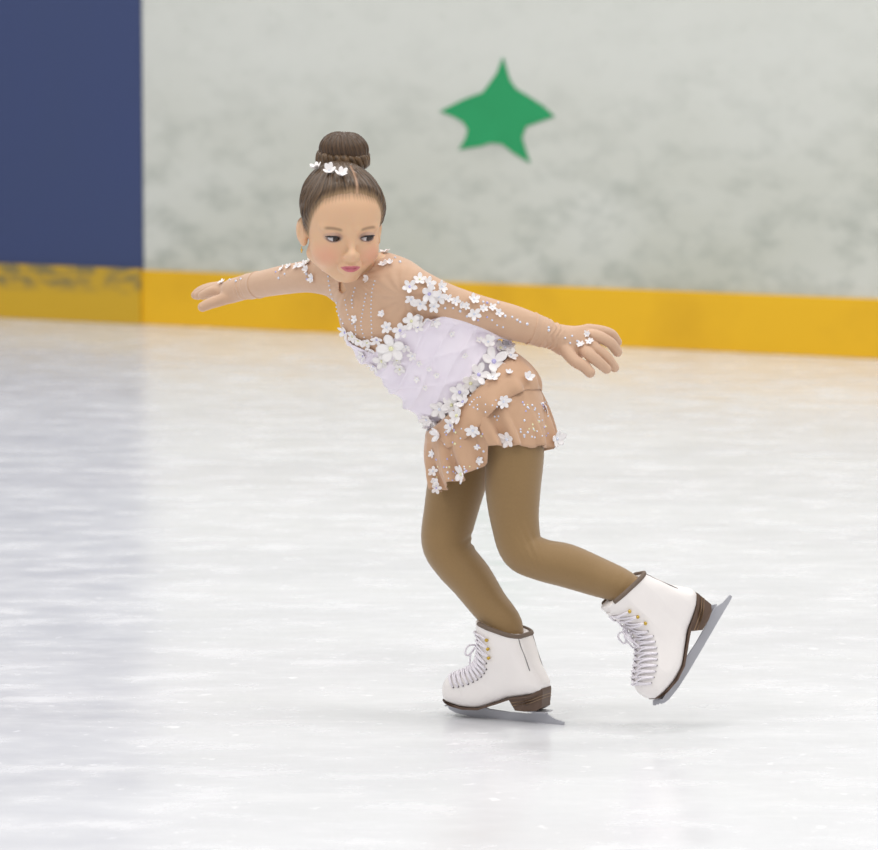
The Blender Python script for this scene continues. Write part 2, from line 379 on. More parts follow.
hair = mk('hair', hv, hf, M_HAIR, person, cols=hc)
BC = P(343.5, 154, 6.985); BR = rot(8, 6, 3)
bunq = lambda p: (p - BC) @ BR
def bun_fn(p, d):
    l = bunq(p); a = np.arctan2(l[..., 1], l[..., 0])
    return d - .0011 * np.sin(a * 22 + l[..., 2] * 70) - .0006 * np.sin(a * 41 - l[..., 2] * 40) + .006 * np.exp(-((l[..., 0] ** 2 + l[..., 1] ** 2) / .00012)) * (l[..., 2] > 0)
bun_node = Xf(BR, BC, U(.01, Ell((0, 0, .008), (.0425, .040, .0315)), Cap((0, 0, -.032), (0, 0, -.008), .035, .035)))
nv, nf = surface(Fn(bun_fn, bun_node), .0016)
l = bunq(nv); na = np.arctan2(l[:, 1], l[:, 0])
mk('bun', nv, nf, M_HAIR, hair, cols=hair_cols(nv, na * .9 + l[:, 2] * 6, '#694f37', '#271c14'))
# braid around the bun's base
bm_ = []
strand = []
for k in range(3):
    pts = []
    for t in np.linspace(0, 2 * math.pi, 140, endpoint=False):
        ph = t * 7 + k * 2 * math.pi / 3
        rr = .0365 + .0040 * math.sin(ph); zz = -.0085 + .0072 * math.sin(2 * ph)
        pts.append(BR @ V3(rr * math.cos(t), rr * math.sin(t), zz) + BC)
    b = MB(); b.tube(pts, [.0066 + .0012 * math.sin(i * .31 + k) for i in range(140)], 10, closed=True); strand.append(b)
b = MB()
for s_ in strand: b.add(s_.v, s_.f)
vv = np.array(b.v); l = bunq(vv)
mk('braid', vv, b.f, M_HAIR, hair, cols=hair_cols(vv, np.arctan2(l[:, 1], l[:, 0]) * 3 + l[:, 2] * 80, '#7d6040', '#2e2116'))

# ------------------------------------------------------------------ clothing shells
M_NUDE = mat('nude_mesh', '#d0ad91', .62, spec=.25, sheen=.25, noise=(60, '#caa68a'), bump=(14, .35, .006, (1, 1, 3.2), (0, .6, 0)))
M_GLOVE = mat('nude_glove', '#cca98e', .62, spec=.25, sheen=.25, bump=(60, .25, .002))
M_TIGHT = mat('tan_tights', '#93764e', .58, spec=.3, sheen=.3, noise=(260, '#8c7049'), bump=(1200, .12, .0004))
M_BOD = mat('white_chiffon', '#f1e9f1', .55, spec=.3, sheen=.2, noise=(30, '#e9e0ec'))
M_PETAL = mat('white_petal', '#faf6f4', .5, spec=.35, noise=(40, '#f2eded'))
M_GEM = mat('rhinestone', '#dfe4f2', .08, spec=1.0)
M_GEMV = mat('violet_gem', '#beb8e6', .08, spec=1.0); M_GEMY = mat('yellow_gem', '#ecebbb', .1, spec=1.0)
xz = lambda px, py, Y=YC: P(px, py, Y)[[0, 2]]
def poly_line_side(pts):            # signed distance to an open polyline extended at both ends, in the x-z plane
    A = np.array([xz(*p) for p in pts])
    def f(p):
        x = p[..., 0]; z = p[..., 2]; best = None; sg = None
        for i in range(len(A) - 1):
            a, b_ = A[i], A[i + 1]; d = b_ - a; L2 = d @ d
            t = ((x - a[0]) * d[0] + (z - a[1]) * d[1]) / L2
            lo, hi = (-50 if i == 0 else 0), (50 if i == len(A) - 2 else 1)
            t = np.clip(t, lo, hi); ex = x - a[0] - t * d[0]; ez = z - a[1] - t * d[1]; dd = np.hypot(ex, ez)
            s = np.sign(d[0] * ez - d[1] * ex)
            if best is None: best, sg = dd, s
            else: m = dd < best; best = np.where(m, dd, best); sg = np.where(m, s, sg)
        return best * sg
    return f
hip_line = poly_line_side([(422, 436), (445, 412), (466, 391), (490, 370), (520, 344)])       # + above/back... up side positive
bust_line = poly_line_side([(338, 330), (352, 343), (372, 352), (386, 344), (400, 330), (418, 321), (440, 315)])
def plane(p0, n): p0 = np.asarray(p0); n = unit(n); return lambda p: (p - p0) @ n
neck_cut = plane(P(352, 264, 6.94), V3(-.2, -.2, .95))
wl_cut = plane(P(545, 332, 6.99), P(570, 340, 7.0) - P(530, 327, 6.98)); wr_cut = plane(P(252, 286, 7.2), P(238, 289, 7.23) - P(262, 284, 7.17))
keyhole = Cap(P(339, 281, 6.9), P(342, 291, 6.9), .0030, .0068, V3(0, 1, 0), 14)
def top_fn(p, d):
    w1 = .0010 * np.sin(600 * wl_cut(p)) * np.exp(-(wl_cut(p) / .02) ** 2)
    sh = P(404, 296, 6.89); v_ = p - sh; rr = np.sqrt((v_ ** 2).sum(-1)); an = np.arctan2(v_[..., 2], v_[..., 0])
    w2 = .0011 * np.sin(an * 13 + 60 * rr) * np.exp(-((rr - .035) / .022) ** 2)
    nk = P(352, 276, 6.93); v_ = p - nk; rr = np.sqrt((v_ ** 2).sum(-1)); an = np.arctan2(v_[..., 2], v_[..., 0])
    w3 = .0009 * np.sin(an * 24 + 30 * rr) * np.exp(-((rr - .045) / .022) ** 2)
    d = d - .0036 + w1 + w2 + w3
    d = np.maximum(d, neck_cut(p)); d = np.maximum(d, wl_cut(p)); d = np.maximum(d, wr_cut(p))
    d = np.maximum(d, -(hip_line(p) + .03))
    hc = p.mean(tuple(range(p.ndim - 1))); hd = head.ev(p, hc, .2)
    if hd is not None: d = np.maximum(d, -(hd - .005))
    k = keyhole.ev(p, None, None); return np.maximum(d, -k)
tv, tf = surface(Fn(top_fn, body, upper.c, upper.r), .0022)
dress = mk('dress', tv, tf, M_NUDE, person)
mk_bod = lambda p: 0
AX = unit(P(470, 390, 7) - P(385, 305, 6.95)); AN = np.cross(AX, V3(0, 1, 0))
def bod_fn(p, d):
    a = (p - P(430, 355, 6.97)) @ AN; t = (p - P(430, 355, 6.97)) @ AX
    cr = lambda x: (1 - np.abs(np.sin(x))) ** 2
    fold = .0030 * cr(85 * (t + .30 * a) + .9 * np.sin(a * 26 + 1)) + .0024 * cr(45 * (t - .75 * a) + .8 + .4 * np.sin(t * 30)) + .0007 * np.sin(a * 120 + 80 * t) - .002 - 0 * .0016 * np.sin(a * 210 + 9 * t + 2.2 * np.sin(t * 30 + a * 25)) 
    d = d - .0080 - 1.6 * fold
    tc = p.mean(tuple(range(p.ndim - 1))); td = torso.ev(p, tc, .2)
    d = np.maximum(d, (td if td is not None else .1) - .022)
    d = np.maximum(d, -(hip_line(p) + .004)); return np.maximum(d, bust_line(p))
cv, cf = surface(Fn(bod_fn, body, torso.c, torso.r), .0022)
bodice = mk('bodice', cv, cf, M_BOD, dress); bodice['label'] = 'white chiffon bodice'
for nm, hn, an, cut, cuff in (('l', hand_l, arm_l, wl_cut, 1), ('r', hand_r, arm_r, wr_cut, 1)):
    def gl_fn(p, d, cut=cut):
        t = cut(p)
        wr = .0012 * np.sin(t * 650 + 2 * np.sin(p[..., 2] * 200)) * np.exp(-((t - .012) / .012) ** 2)
        return np.maximum(d - .0020 - .0012 * np.exp(-((t + .024) / .004) ** 2) - .0018 * sm(.012, 0, t) + wr, -(t + .026))
    gv, gf = surface(Fn(gl_fn, body, U(0, hn).c, hn.r + .06), .0012)
    if nm == 'l': glove_l = mk('glove', gv, gf, M_GLOVE, person)
    else: glove_r = mk('glove', gv, gf, M_GLOVE, person)
tight_node = U(.02, U(.02, torso, leg_l), leg_r)
def tight_fn(p, d):
    def ring(p0, n, f, w, a): t = (p - p0) @ unit(n); return a * np.sin(t * f) * np.exp(-(t / w) ** 2)
    kl, kr = P(541, 541, 6.91), P(471, 540, 7.03)
    wl = ring(P(528, 546, 6.93), V3(.8, 0, .35), 520, .013, .0026) * np.exp(-(np.sum((p - kl) ** 2, -1) / .0009))
    wr = ring(P(458, 548, 7.05), V3(.5, 0, -.85), 480, .014, .0016) * np.exp(-(np.sum((p - kr) ** 2, -1) / .0010))
    d = d - .0022 + wl + wr
    tc = p.mean(tuple(range(p.ndim - 1))); td = tight_node.ev(p, tc, .2)
    d = np.maximum(d, (td if td is not None else .1) - .025)
    d = np.maximum(d, hip_line(p) - .01)
    return d
gv, gf = surface(Fn(tight_fn, body, tight_node.c, tight_node.r), .0022)
tights = mk('tights', gv, gf, M_TIGHT, person)

# ------------------------------------------------------------------ skirt: draped loops from the hip line to a ruffled hem
skirt_push = U(.02, torso, leg_l, leg_r)
def skirt_sheet(name, a0, a1, top, hem, n=200, m=26, ruffle=.010, nr=13, lift=.006, ph=0.):
    th = np.linspace(a0, a1, n); rows = []
    for j in range(m + 1):
        t = j / m; row = []
        for a in th:
            p0, p1 = top(a), hem(a)
            mid = (p0 + p1) / 2 + V3(math.cos(a), math.sin(a) * .9, 0) * (.016 + .016 * max(0, math.cos(a)))
            p = (1 - t) ** 2 * p0 + 2 * t * (1 - t) * mid + t * t * p1
            rf = ruffle * t ** 1.5 * (math.sin(a * nr + ph) + .45 * math.sin(a * (nr * 1.7) + 1.3 + ph))
            row.append(p + V3(math.cos(a), math.sin(a), 0) * rf + V3(0, 0, 0.25 * rf))
        rows.append(row)
    v = np.array(rows).reshape(-1, 3)
    for _ in range(4):
        d = val(skirt_push, v); need = np.clip(lift - d, 0, .05); v = v + grad(skirt_push, v) * need[:, None]
    f = np.array([(j * n + i, j * n + i + 1, (j + 1) * n + i + 1, (j + 1) * n + i) for j in range(m) for i in range(n - 1)])
    o = mk(name, v, f, M_NUDE2, dress)
    so = o.modifiers.new('thickness', 'SOLIDIFY'); so.thickness = .0016; so.offset = 0
    return o, v, f
M_NUDE2 = mat('nude_skirt', '#cca688', .62, spec=.25, sheen=.25, noise=(70, '#c59f80'), bump=(500, .1, .0005))
TC = P(470, 391, 6.985); TU = P(514, 350, 6.985) - TC                      # hip-line ellipse
def top_ring(a):
    c, s = math.cos(a), math.sin(a); return TC + TU * c * .98 + V3(0, .072 * s, 0)
def hem_ring(a, short=0.):
    # a: 0 = back (picture right), pi = front (picture left), -pi/2 = near side
    c, s = math.cos(a), math.sin(a); px = 494 + 59 * c; Y = 6.985 + .098 * s
    f = (1 - c) / 2
    near = s < 0
    if px > 487: py = 446 + 3 * (1 - abs(s)) * c
    else: py = np.interp(px, [428, 437, 460, 482, 487], [486, 491, 479, 466, 462]) 
    if not near: py = np.interp(px, [431, 487, 555], [480, 462, 444])
    return P(px, py - short, Y)
slit = -math.acos((487 - 494) / 59)
sk1, v1, f1 = skirt_sheet('skirt', slit - 2 * math.pi + .02 + 2 * math.pi - 0, slit + 2 * math.pi + .04, top_ring, hem_ring, 260, 26, .0115, 15)
sk1['label'] = 'nude ruffled skirt with a side slit'
def tier_hem(a):
    c, s = math.cos(a), math.sin(a); px = 487 + 52 * c; Y = 6.985 + .098 * s
    py = np.interp(px, [430, 452, 470, 485, 500, 520, 536, 548], [452, 448, 436, 420, 404, 392, 390, 396])
    return P(px, py, Y)
sk2, v2, f2 = skirt_sheet('skirt_tier', -math.pi, math.pi, top_ring, tier_hem, 240, 14, .004, 13, .008, .8)

# ------------------------------------------------------------------ flowers and stones on the dress
def bvh_of(*vf):
    vs = []; fs = []; n = 0
    for v, f in vf:
        vs.append(np.asarray(v)); fs.append(np.asarray(f) + n); n += len(v)
    V_ = np.vstack(vs); return BVHTree.FromPolygons([Vector(x) for x in V_], [tuple(int(i) for i in q) for f in fs for q in f])
BV = bvh_of((tv, tf), (cv, cf), (v1, f1), (v2, f2))
gl_d = [np.array([x.co for x in o.data.vertices]) + BASE for o in (glove_l, glove_r)]
BG = bvh_of(*[(v, np.array([p.vertices[:] for p in o.data.polygons])) for v, o in zip(gl_d, (glove_l, glove_r))])
BH = bvh_of((hv, hf), (nv, nf))
def hit(px, py, bvh=None):
    d = Vector(unit(ray(px, py))); b = bvh or BV
    h = b.ray_cast(Vector(CAM), d)
    if h[0] is None: h = b.find_nearest(Vector(P(px, py, 6.96)))
    n = h[1] if h[1].dot(d) < 0 else -h[1]
    return np.array(h[0]), np.array(n)
def flower_mesh(n_pet, gem, wide, cup, seed):
    r = random.Random(seed); b = MB(); nu, nw = 7, 6
    for k in range(n_pet):
        a = 2 * math.pi * k / n_pet + r.uniform(-.12, .12); ln = r.uniform(.42, .52); tilt = cup + r.uniform(-.12, .15)
        top = []; bot = []
        for i in range(nu + 1):
            t = i / nu; wd = wide * (math.sin(math.pi * min(1, t * .93 + .04)) ** .7) * (.55 + .6 * t)
            for j in range(nw + 1):
                s = j / nw * 2 - 1; x = t * ln; y = s * wd * .5
                z = math.sin(tilt) * x + .07 * (1 - s * s) * math.sin(math.pi * t) * -.6 + .05 * t * t + .03
                x *= math.cos(tilt * .6)
                X = x * math.cos(a) - y * math.sin(a); Y = x * math.sin(a) + y * math.cos(a)
                top.append((X, Y, z + .018)); bot.append((X, Y, z - .018))
        o = (nu + 1) * (nw + 1); I = lambda i, j: i * (nw + 1) + j; fs = []
        for i in range(nu):
            for j in range(nw):
                fs += [(I(i, j), I(i + 1, j), I(i + 1, j + 1), I(i, j + 1)), (o + I(i, j), o + I(i, j + 1), o + I(i + 1, j + 1), o + I(i + 1, j))]
        rim = [I(i, 0) for i in range(nu + 1)] + [I(nu, j) for j in range(1, nw + 1)] + [I(i, nw) for i in range(nu - 1, -1, -1)] + [I(0, j) for j in range(nw - 1, 0, -1)]
        fs += [(rim[i], rim[(i + 1) % len(rim)] , rim[(i + 1) % len(rim)] + o, rim[i] + o)[::-1] for i in range(len(rim))]
        b.add(top + bot, fs, 0)
    b.ball(V3(0, 0, .07), (.085, .085, .06), None, 10, 6, 1)
    me = b.build('flower', None, None, True, mats=[M_PETAL, gem], base=np.zeros(3))
    return me
protos = [flower_mesh(5, M_GEM, .36, .30, 1), flower_mesh(5, M_GEMV, .34, .38, 2), flower_mesh(5, M_GEMY, .38, .22, 3), flower_mesh(6, M_GEM, .32, .25, 4), flower_mesh(5, M_GEM, .40, .75, 5)]
pm_data = [o.data for o in protos]
for o in protos: bpy.data.objects.remove(o)
def put_flower(px, py, d, parent, bvh=None, kind=None, tilt=.35, name='flower'):
    p, n = hit(px, py, bvh)
    k = kind if kind is not None else random.choice([0, 0, 1, 2, 3, 4] if d > 9 else [0, 0, 3, 4])
    n2 = unit(n + RNG.normal(size=3) * tilt * .5)
    o = bpy.data.objects.new(name, pm_data[k]); COL.objects.link(o); o.parent = parent
    s = d * (1.24 if d < 16 else 1.10) / 580.0
    qd = Vector(n2).to_track_quat('Z', 'Y'); o.rotation_mode = 'QUATERNION'
    o.rotation_quaternion = qd @ Euler((0, 0, random.uniform(0, 6.28))).to_quaternion()
    o.location = Vector(p + n2 * .001 - BASE); o.scale = (s, s, s)
    return o
arm_fl = [(409.8, 287, 13), (419.7, 280, 11), (428.7, 284, 12), (411.4, 298.5, 11), (420.5, 303, 13), (428.7, 293.5, 20, 1), (438.6, 296, 14), (433.7, 306, 11), (441, 287, 11), (447.7, 298.5, 8), (455, 301, 9), (461, 305, 7),
    (473, 300, 11), (466, 306, 7), (474, 314, 12), (483, 308.5, 8), (491.7, 308, 8), (498.5, 313, 8),
    (385, 253, 10), (383.4, 264.7, 8), (390, 264, 7), (368.6, 279, 8), (381.8, 314, 7),
    (309, 262, 12), (312, 257, 10), (303, 265.5, 9), (297, 267, 8), (312.4, 278, 9), (289, 267, 7), (282.5, 269, 7), (308, 270, 8)]
bust_fl = [(346, 332, 13), (358.7, 339.7, 13), (355, 319, 7), (371, 348.7, 11), (364, 356, 11), (374, 365, 12), (386.7, 327, 11), (400, 330, 17, 1), (411, 321, 15, 2), (417, 327, 11), (419, 318, 10), (427, 320, 11), (433.7, 321, 10), (391.7, 348, 28, 2), (405.7, 346, 9), (382.6, 361, 15), (377, 339, 11), (400, 369, 10), (413, 356, 9), (419, 362.7, 6), (386, 355, 13), (353, 336, 11), (397, 360, 10), (367, 342, 10)]
hip_fl = [(493, 362, 28, 1), (505, 349, 20), (510, 356, 16), (499.6, 348.5, 16), (488, 342, 13), (479, 341, 7), (478, 375, 22, 1), (493, 378, 13), (470, 382.5, 21, 2), (460, 392, 20, 1), (452, 405, 20, 2), (458, 416, 20, 2), (440, 409, 19), (463.5, 402.6, 15), (452, 425, 16), (436, 420.6, 16), (427, 419, 13), (440, 434, 14), (432, 427, 13), (509, 374, 7), (446, 415, 13)]
skirt_fl = [(527, 378, 11), (503, 401.5, 13, 3), (549, 405, 13), (473, 430, 13, 3), (507.4, 439, 18), (462.5, 474, 19, 2), (478, 461, 8), (477, 447, 6), (556, 438.6, 18, 0), (433, 453.5, 8), (433, 471, 9), (436, 488, 10), (435, 481, 8)]
bod_fl = [(463.6, 355, 6), (437, 375, 6), (429, 369, 5), (417, 379, 6), (424, 387, 6), (451, 334, 6), (404, 369, 5)]
for L_ in (arm_fl, bust_fl, hip_fl, skirt_fl, bod_fl):
    for e in L_:
        put_flower(e[0], e[1], e[2], dress, None, e[3] if len(e) > 3 else None, .3 if e[2] > 9 else .15)
for e in [(588, 334, 7), (590, 342, 7.5), (581, 345, 8)]: put_flower(*e, glove_l, BG, 3, .1)
put_flower(222, 283, 8, glove_r, BG, 3, .1)
for e in [(317, 169.5, 11), (329, 171.5, 12), (341, 176, 12), (375, 173, 8)]: put_flower(e[0], e[1], e[2], hair, BH, 4, .3, 'hair_flower')
# stones
b = MB()
def stone(px, py, r=1.1, bvh=None, mi=0):
    p, n = hit(px, py, bvh); b.ball(p + n * .0006, r / 580, None, 8, 5, mi)
def string(pts, step=4.0, r=.85):
    c = catmull(pts, 12); L_ = np.concatenate([[0], np.cumsum(np.linalg.norm(np.diff(c, axis=0), axis=1))])
    for s in np.arange(0, L_[-1], step): stone(np.interp(s, L_, c[:, 0]), np.interp(s, L_, c[:, 1]), r)
string([(375, 281), (372, 292), (371, 312), (372, 338)]); string([(366, 294), (363, 310), (361, 325), (365, 340)])
string([(355, 288), (352, 300), (353, 310)]); string([(328, 272), (330, 288), (335, 306), (344, 325)], 4.5, 1.1)
string([(355, 322), (356, 335)], 4); string([(345, 300), (349, 318), (357, 330)], 5)
for px, py in [(453, 308), (460, 311), (467, 316), (483, 302), (487, 303), (498, 303), (487, 317), (492, 320), (505, 316), (512, 317), (517, 320), (520, 322), (527, 324), (497, 325), (503, 327), (478, 320), (445, 308), (551, 326), (555, 331),
               (370, 262), (400, 262), (395, 258), (352, 300), (276, 272), (285, 274), (279, 278), (272, 266), (307, 279)]: stone(px, py, random.uniform(1.0, 1.6), None, random.choice([0, 0, 0, 1]))
for _ in range(46):
    px, py = random.uniform(520, 548), random.uniform(400, 440); stone(px, py, random.uniform(.8, 1.4), None, random.choice([0, 0, 0, 1, 2]))
for _ in range(60):
    px = random.uniform(432, 484); py = random.uniform(428, 488)
    if py < 492 - (px - 437) * .55: stone(px, py, random.uniform(.8, 1.4), None, random.choice([0, 0, 0, 1, 2]))
for _ in range(18): stone(random.uniform(470, 500), random.uniform(395, 420), random.uniform(.8, 1.1))
st = b.build('rhinestones', None, dress, mats=[M_GEM, M_GEMV, M_GEMY]); st['kind'] = 'stuff'
b = MB()
for px, py in [(565, 338), (570, 343), (577, 341), (572, 336)]: stone(px, py, 1.2, BG)
for px, py in [(241, 279), (236, 281), (230, 280)]: stone(px, py, 1.3, BG)
b.build('glove_stones', None, glove_l, mats=[M_GEM])['kind'] = 'stuff'
b = MB(); e0 = hw(-.070, .004, -.0395)
b.tube([e0, e0 - V3(0, 0, .004)], .0008, 6); b.ball(e0 - V3(0, 0, .006), .0022); b.ball(e0 - V3(0, 0, .0095), .0014)
b.build('earring', mat('gold', '#d8b25a', .25, 1.), person)

# ------------------------------------------------------------------ skates
M_BOOT = mat('white_leather', '#f3eeeb', .36, spec=.4, noise=(25, '#ece6e3'), bump=(300, .06, .0006))
M_SOLE = mat('brown_sole', '#5b4638', .45); M_LINE = mat('heel_layer', '#8d7358', .45); M_STEEL = mat('blade_steel', '#b4b4ba', .35, .35)
M_LACE = mat('white_lace', '#e9e4ea', .7); M_DARK = mat('eyelet_dark', '#4a4044', .5); M_BRASS = mat('brass_hook', '#c9a94e', .3, .9)
M_RIM = mat('brown_collar', '#6f5f52', .7)
def U7b(cx, cy): return V3((690 - cx) * .0003336, (640 + .0598 * (cx - 250) - cy) * .0002946, 0)[:2]
def U7(cx, cy): return V3((690 - cx) * .000320 + .0035, (640 + .0598 * (cx - 250) - cy) * .0002946, 0)[:2]
out7 = [(690, 462), (640, 487), (570, 502), (500, 512), (420, 541), (320, 575), (230, 573), (150, 556), (100, 535), (84, 500), (84, 455), (102, 415), (140, 388), (200, 366), (250, 338), (285, 308), (303, 268), (308, 215), (302, 160), (288, 95), (300, 40), (400, 20), (500, 30), (556, 70), (568, 130), (576, 165), (600, 230), (625, 300), (660, 360), (682, 400), (694, 430)]
prof = catmull(np.array([U7(*p) for p in out7 + out7[:1]]), 4)[:-1]
def poly_sd(u, v, A):
    d = np.full(u.shape, 1e9); ins = np.zeros(u.shape, bool)
    for i in range(len(A)):
        a, c = A[i], A[(i + 1) % len(A)]; e = c - a
        t = np.clip(((u - a[0]) * e[0] + (v - a[1]) * e[1]) / (e @ e + 1e-15), 0, 1)
        d = np.minimum(d, (u - a[0] - t * e[0]) ** 2 + (v - a[1] - t * e[1]) ** 2)
        cr = ((a[1] > v) != (c[1] > v)) & (u < (c[0] - a[0]) * (v - a[1]) / (c[1] - a[1] + 1e-15) + a[0]); ins ^= cr
    return np.sqrt(d) * np.where(ins, -1, 1)
class Boot:
    c = V3(.1, .09, 0); r = .15
    def halfw(s, u, v):
        base = np.interp(u, [0, .03, .07, .11, .15, .185, .205], [.0285, .0305, .0285, .0315, .0365, .034, .024])
        topw = np.interp(u, [0, .03, .06, .10, .135, .2], [.020, .034, .039, .038, .027, .020])
        t = sm(.05, .14, v); return base * (1 - t) + topw * t
    def ev(s, p, c, r):
        u, v, w = p[..., 0], p[..., 1], p[..., 2]
        a = poly_sd(u, v, prof); b_ = np.abs(w) - s.halfw(u, v); k = .026
        d = -smin(-a, -b_, k) - .0015
        d = np.maximum(d, a)
        return d
COLLAR = plane(np.append(U7(470, 112), 0), V3(-.24, 1, 0))
boot_n = Boot()
def boot_fn(p, d):
    d = np.maximum(d, COLLAR(p))
    inner = Cap((.0790, .140, 0), (.0835, .184, 0), .0280, .0350).ev(p, None, None)
    return np.maximum(d, -inner)
boot_node = Fn(boot_fn, boot_n)
lv, lf = surface(boot_node, .0016)
blade_pts = [(80, 553), (102, 538), (135, 566), (190, 581), (250, 588), (330, 584), (350, 592), (480, 607), (585, 612), (608, 604), (613, 588), (672, 592), (690, 612), (735, 640), (787, 655), (787, 670), (770, 672.5), (620, 664), (450, 655), (330, 648), (230, 638), (150, 620), (122, 606), (108, 592), (112, 584), (96, 578), (98, 570), (84, 566)]
def extrude(A, w, T, b, mi=0, bev=.0):
    n = len(A); v = [T(p[0], p[1], w) for p in A] + [T(p[0], p[1], -w) for p in A]
    f = [tuple(range(n)), tuple(range(2 * n - 1, n - 1, -1))] + [(i, n + i, n + (i + 1) % n, (i + 1) % n) for i in range(n)]
    b.add(v, f, mi)
def loft_side(A, hw_fn, T, b, mi=0, n=9):
    """closed side profile swept sideways with its own half width at each point"""
    A = np.array([A[i] + (A[(i + 1) % len(A)] - A[i]) * t for i in range(len(A)) for t in np.arange(6) / 6])
    m = len(A); v = []
    for j in range(n):
        s = j / (n - 1) * 2 - 1; ins = 1 - .0 * s * s
        for p in A: v.append(T(p[0], p[1], hw_fn(p[0]) * s))
    f = [(j * m + i, (j + 1) * m + i, (j + 1) * m + (i + 1) % m, j * m + (i + 1) % m) for j in range(n - 1) for i in range(m)]
    f += [tuple(range(m))[::-1], tuple((n - 1) * m + i for i in range(m))]
    b.add(v, f, mi)
side = lambda uv, s: None
def make_skate(T, Fv, Uv, eo, label):
    W = np.cross(Fv, Uv); tw = lambda x: T(x[0], x[1], x[2])
    M3 = np.stack([Fv, Uv, W]); O = T(0, 0, 0)
    bt = mk('ice_skate', T(lv[:, 0], lv[:, 1], lv[:, 2]), lf if np.linalg.det(M3) > 0 else lf[:, ::-1], M_BOOT, person)
    bt['label'] = label
    # sole and heel
    hwf = lambda u: float(np.interp(u, [-.005, .0, .03, .07, .11, .15, .185, .2, .207], [.007, .0165, .0265, .024, .028, .033, .029, .018, .005]))
    sl = np.array([U7(*p) for p in [(694, 452), (640, 483), (570, 498), (500, 510), (420, 540), (320, 573), (230, 571), (150, 553), (97, 528), (94, 538), (150, 566), (230, 584), (320, 586), (420, 553), (500, 524), (570, 513), (640, 500), (697, 474)]])
    b = MB(); loft_side(sl, hwf, T, b); so = b.build('sole', M_SOLE, bt, False); so['label'] = 'brown leather sole'
    h7 = [(697, 474), (640, 500), (570, 513), (502, 524), (520, 552), (541, 584), (600, 588), (660, 585), (690, 566)]
    b = MB(); hA = np.array([U7(*p) for p in h7]); loft_side(hA, lambda u: hwf(max(u, .004)) * .94, T, b)
    he = b.build('heel', M_SOLE, bt, False)
    for off in (14, 30):
        b = MB(); st_ = [(696, 478 + off), (640, 502 + off), (570, 515 + off), (507 + off * .5, 524 + off)]
        A = np.array([U7(*p) for p in st_ + [(x, y + 4) for x, y in st_[::-1]]]); loft_side(A, lambda u: hwf(max(u, .004)) * .97 + .0006, T, b); b.build('heel_layer', M_LINE, bt, False)
    b = MB(); A = np.array([U7b(*p) for p in blade_pts]); extrude(A, .0019, T, b)
    for uu, vv, dy in ((.160, .0185, .022), (.012, .0205, .016)):   # mounting plates
        plate = np.array([[uu - .03, vv + .002], [uu + .03, vv + .001], [uu + .03, vv - .001], [uu - .03, vv - .0005]]) if uu > .1 else np.array([[uu - .014, vv + .001], [uu + .02, vv + .001], [uu + .02, vv - .001], [uu - .014, vv - .001]])
        extrude(plate, dy, T, b)
    bl = b.build('blade', M_STEEL, bt, False); bl['label'] = 'steel blade'
    # lacing
    ey = [(358, 160), (366, 212), (368, 265), (346, 300), (345, 336), (330, 360), (311, 382), (288, 400), (263, 413), (236, 426), (207, 436), (178, 443), (146, 448)]
    def on_boot(u, v, sgn):   # march sideways until the surface
        w = np.linspace(.06, 0, 240); pts = np.stack([np.full(240, u), np.full(240, v), sgn * w], 1)
        d = boot_n.ev(pts, None, None)
        if not (d < 0).any(): return on_boot(u + .002, v, sgn)
        i = np.argmax(d < 0); return pts[max(i - 1, 0)]
    gp = lambda pts: grad_b(pts)
    def grad_b(pts, e=.001):
        g = np.stack([boot_n.ev(pts + e * np.eye(3)[i], None, None) - boot_n.ev(pts - e * np.eye(3)[i], None, None) for i in range(3)], 1)
        return g / (np.linalg.norm(g, axis=1)[:, None] + 1e-9)
    lace = MB(); sides = {1: [], -1: []}
    for i, c in enumerate(ey):
        u, v = U7(c[0] + eo, c[1])
        for sgn in (1, -1):
            p = on_boot(u, v, sgn); n = grad_b(p[None])[0]; sides[sgn].append((p, n))
            b = MB()
            if i < 3: b.tube([tw(p - n * .001), tw(p + n * .003)], .0022, 8); b.ball(tw(p + n * .0038), .0032); b.build('lace_hook', M_BRASS, bt)['label'] = 'brass lace hook'
            else: b.tube([tw(p - n * .001), tw(p + n * .0012)], .0017, 8); b.build('eyelet', M_DARK, bt)
    def cross(p, q, n=14, lift=.0022):
        t = np.linspace(0, 1, n)[:, None]; pts = p * (1 - t) + q * t + V3(.02, .02, 0) * np.sin(t * math.pi)
        for _ in range(6): pts = pts - grad_b(pts) * (boot_n.ev(pts, None, None)[:, None] - lift)
        return pts
    for i in range(len(ey)):
        (p, n), (q_, m) = sides[1][i], sides[-1][i]
        if i < len(ey) - 1:
            q2, p2 = sides[-1][i + 1][0], sides[1][i + 1][0]
            lace.tube([tw(x) for x in cross(p, q2)], .0019, 6); lace.tube([tw(x) for x in cross(q_, p2, lift=.0034)], .0019, 6)
        else: lace.tube([tw(x) for x in cross(p, q_)], .0019, 6)
    # bow at the top of the lacing
    u, v = U7(300, 215); c = V3(u + .006, v, 0)
    lace.ball(tw(c), .0048)
    for sgn in (1, -1):
        for L_, dn, wd in ((.034, -.012, .012), (.030, -.032, 0)):
            if wd:
                pts = [c + V3(.004 + .018 * math.sin(t) * 1.0, dn * math.sin(t / 2) ** 2 + .006 * math.sin(t), sgn * (L_ * .75 * math.sin(t / 2))) + V3(0, .007 * math.sin(t), 0) for t in np.linspace(0, 2 * math.pi, 20)]
                pts = [c + V3(.004 + .010 * math.sin(t / 2), -.010 * math.sin(t / 2) + .008 * math.sin(t), sgn * .024 * math.sin(t / 2)) for t in np.linspace(0, 2 * math.pi, 22)]
                lace.tube([tw(x) for x in pts], .0017, 6)
            else:
                lace.tube([tw(x) for x in catmull([c, c + V3(.008, -.010, sgn * .012), c + V3(.009, -.030, sgn * .018)], 6)], .0016, 6)
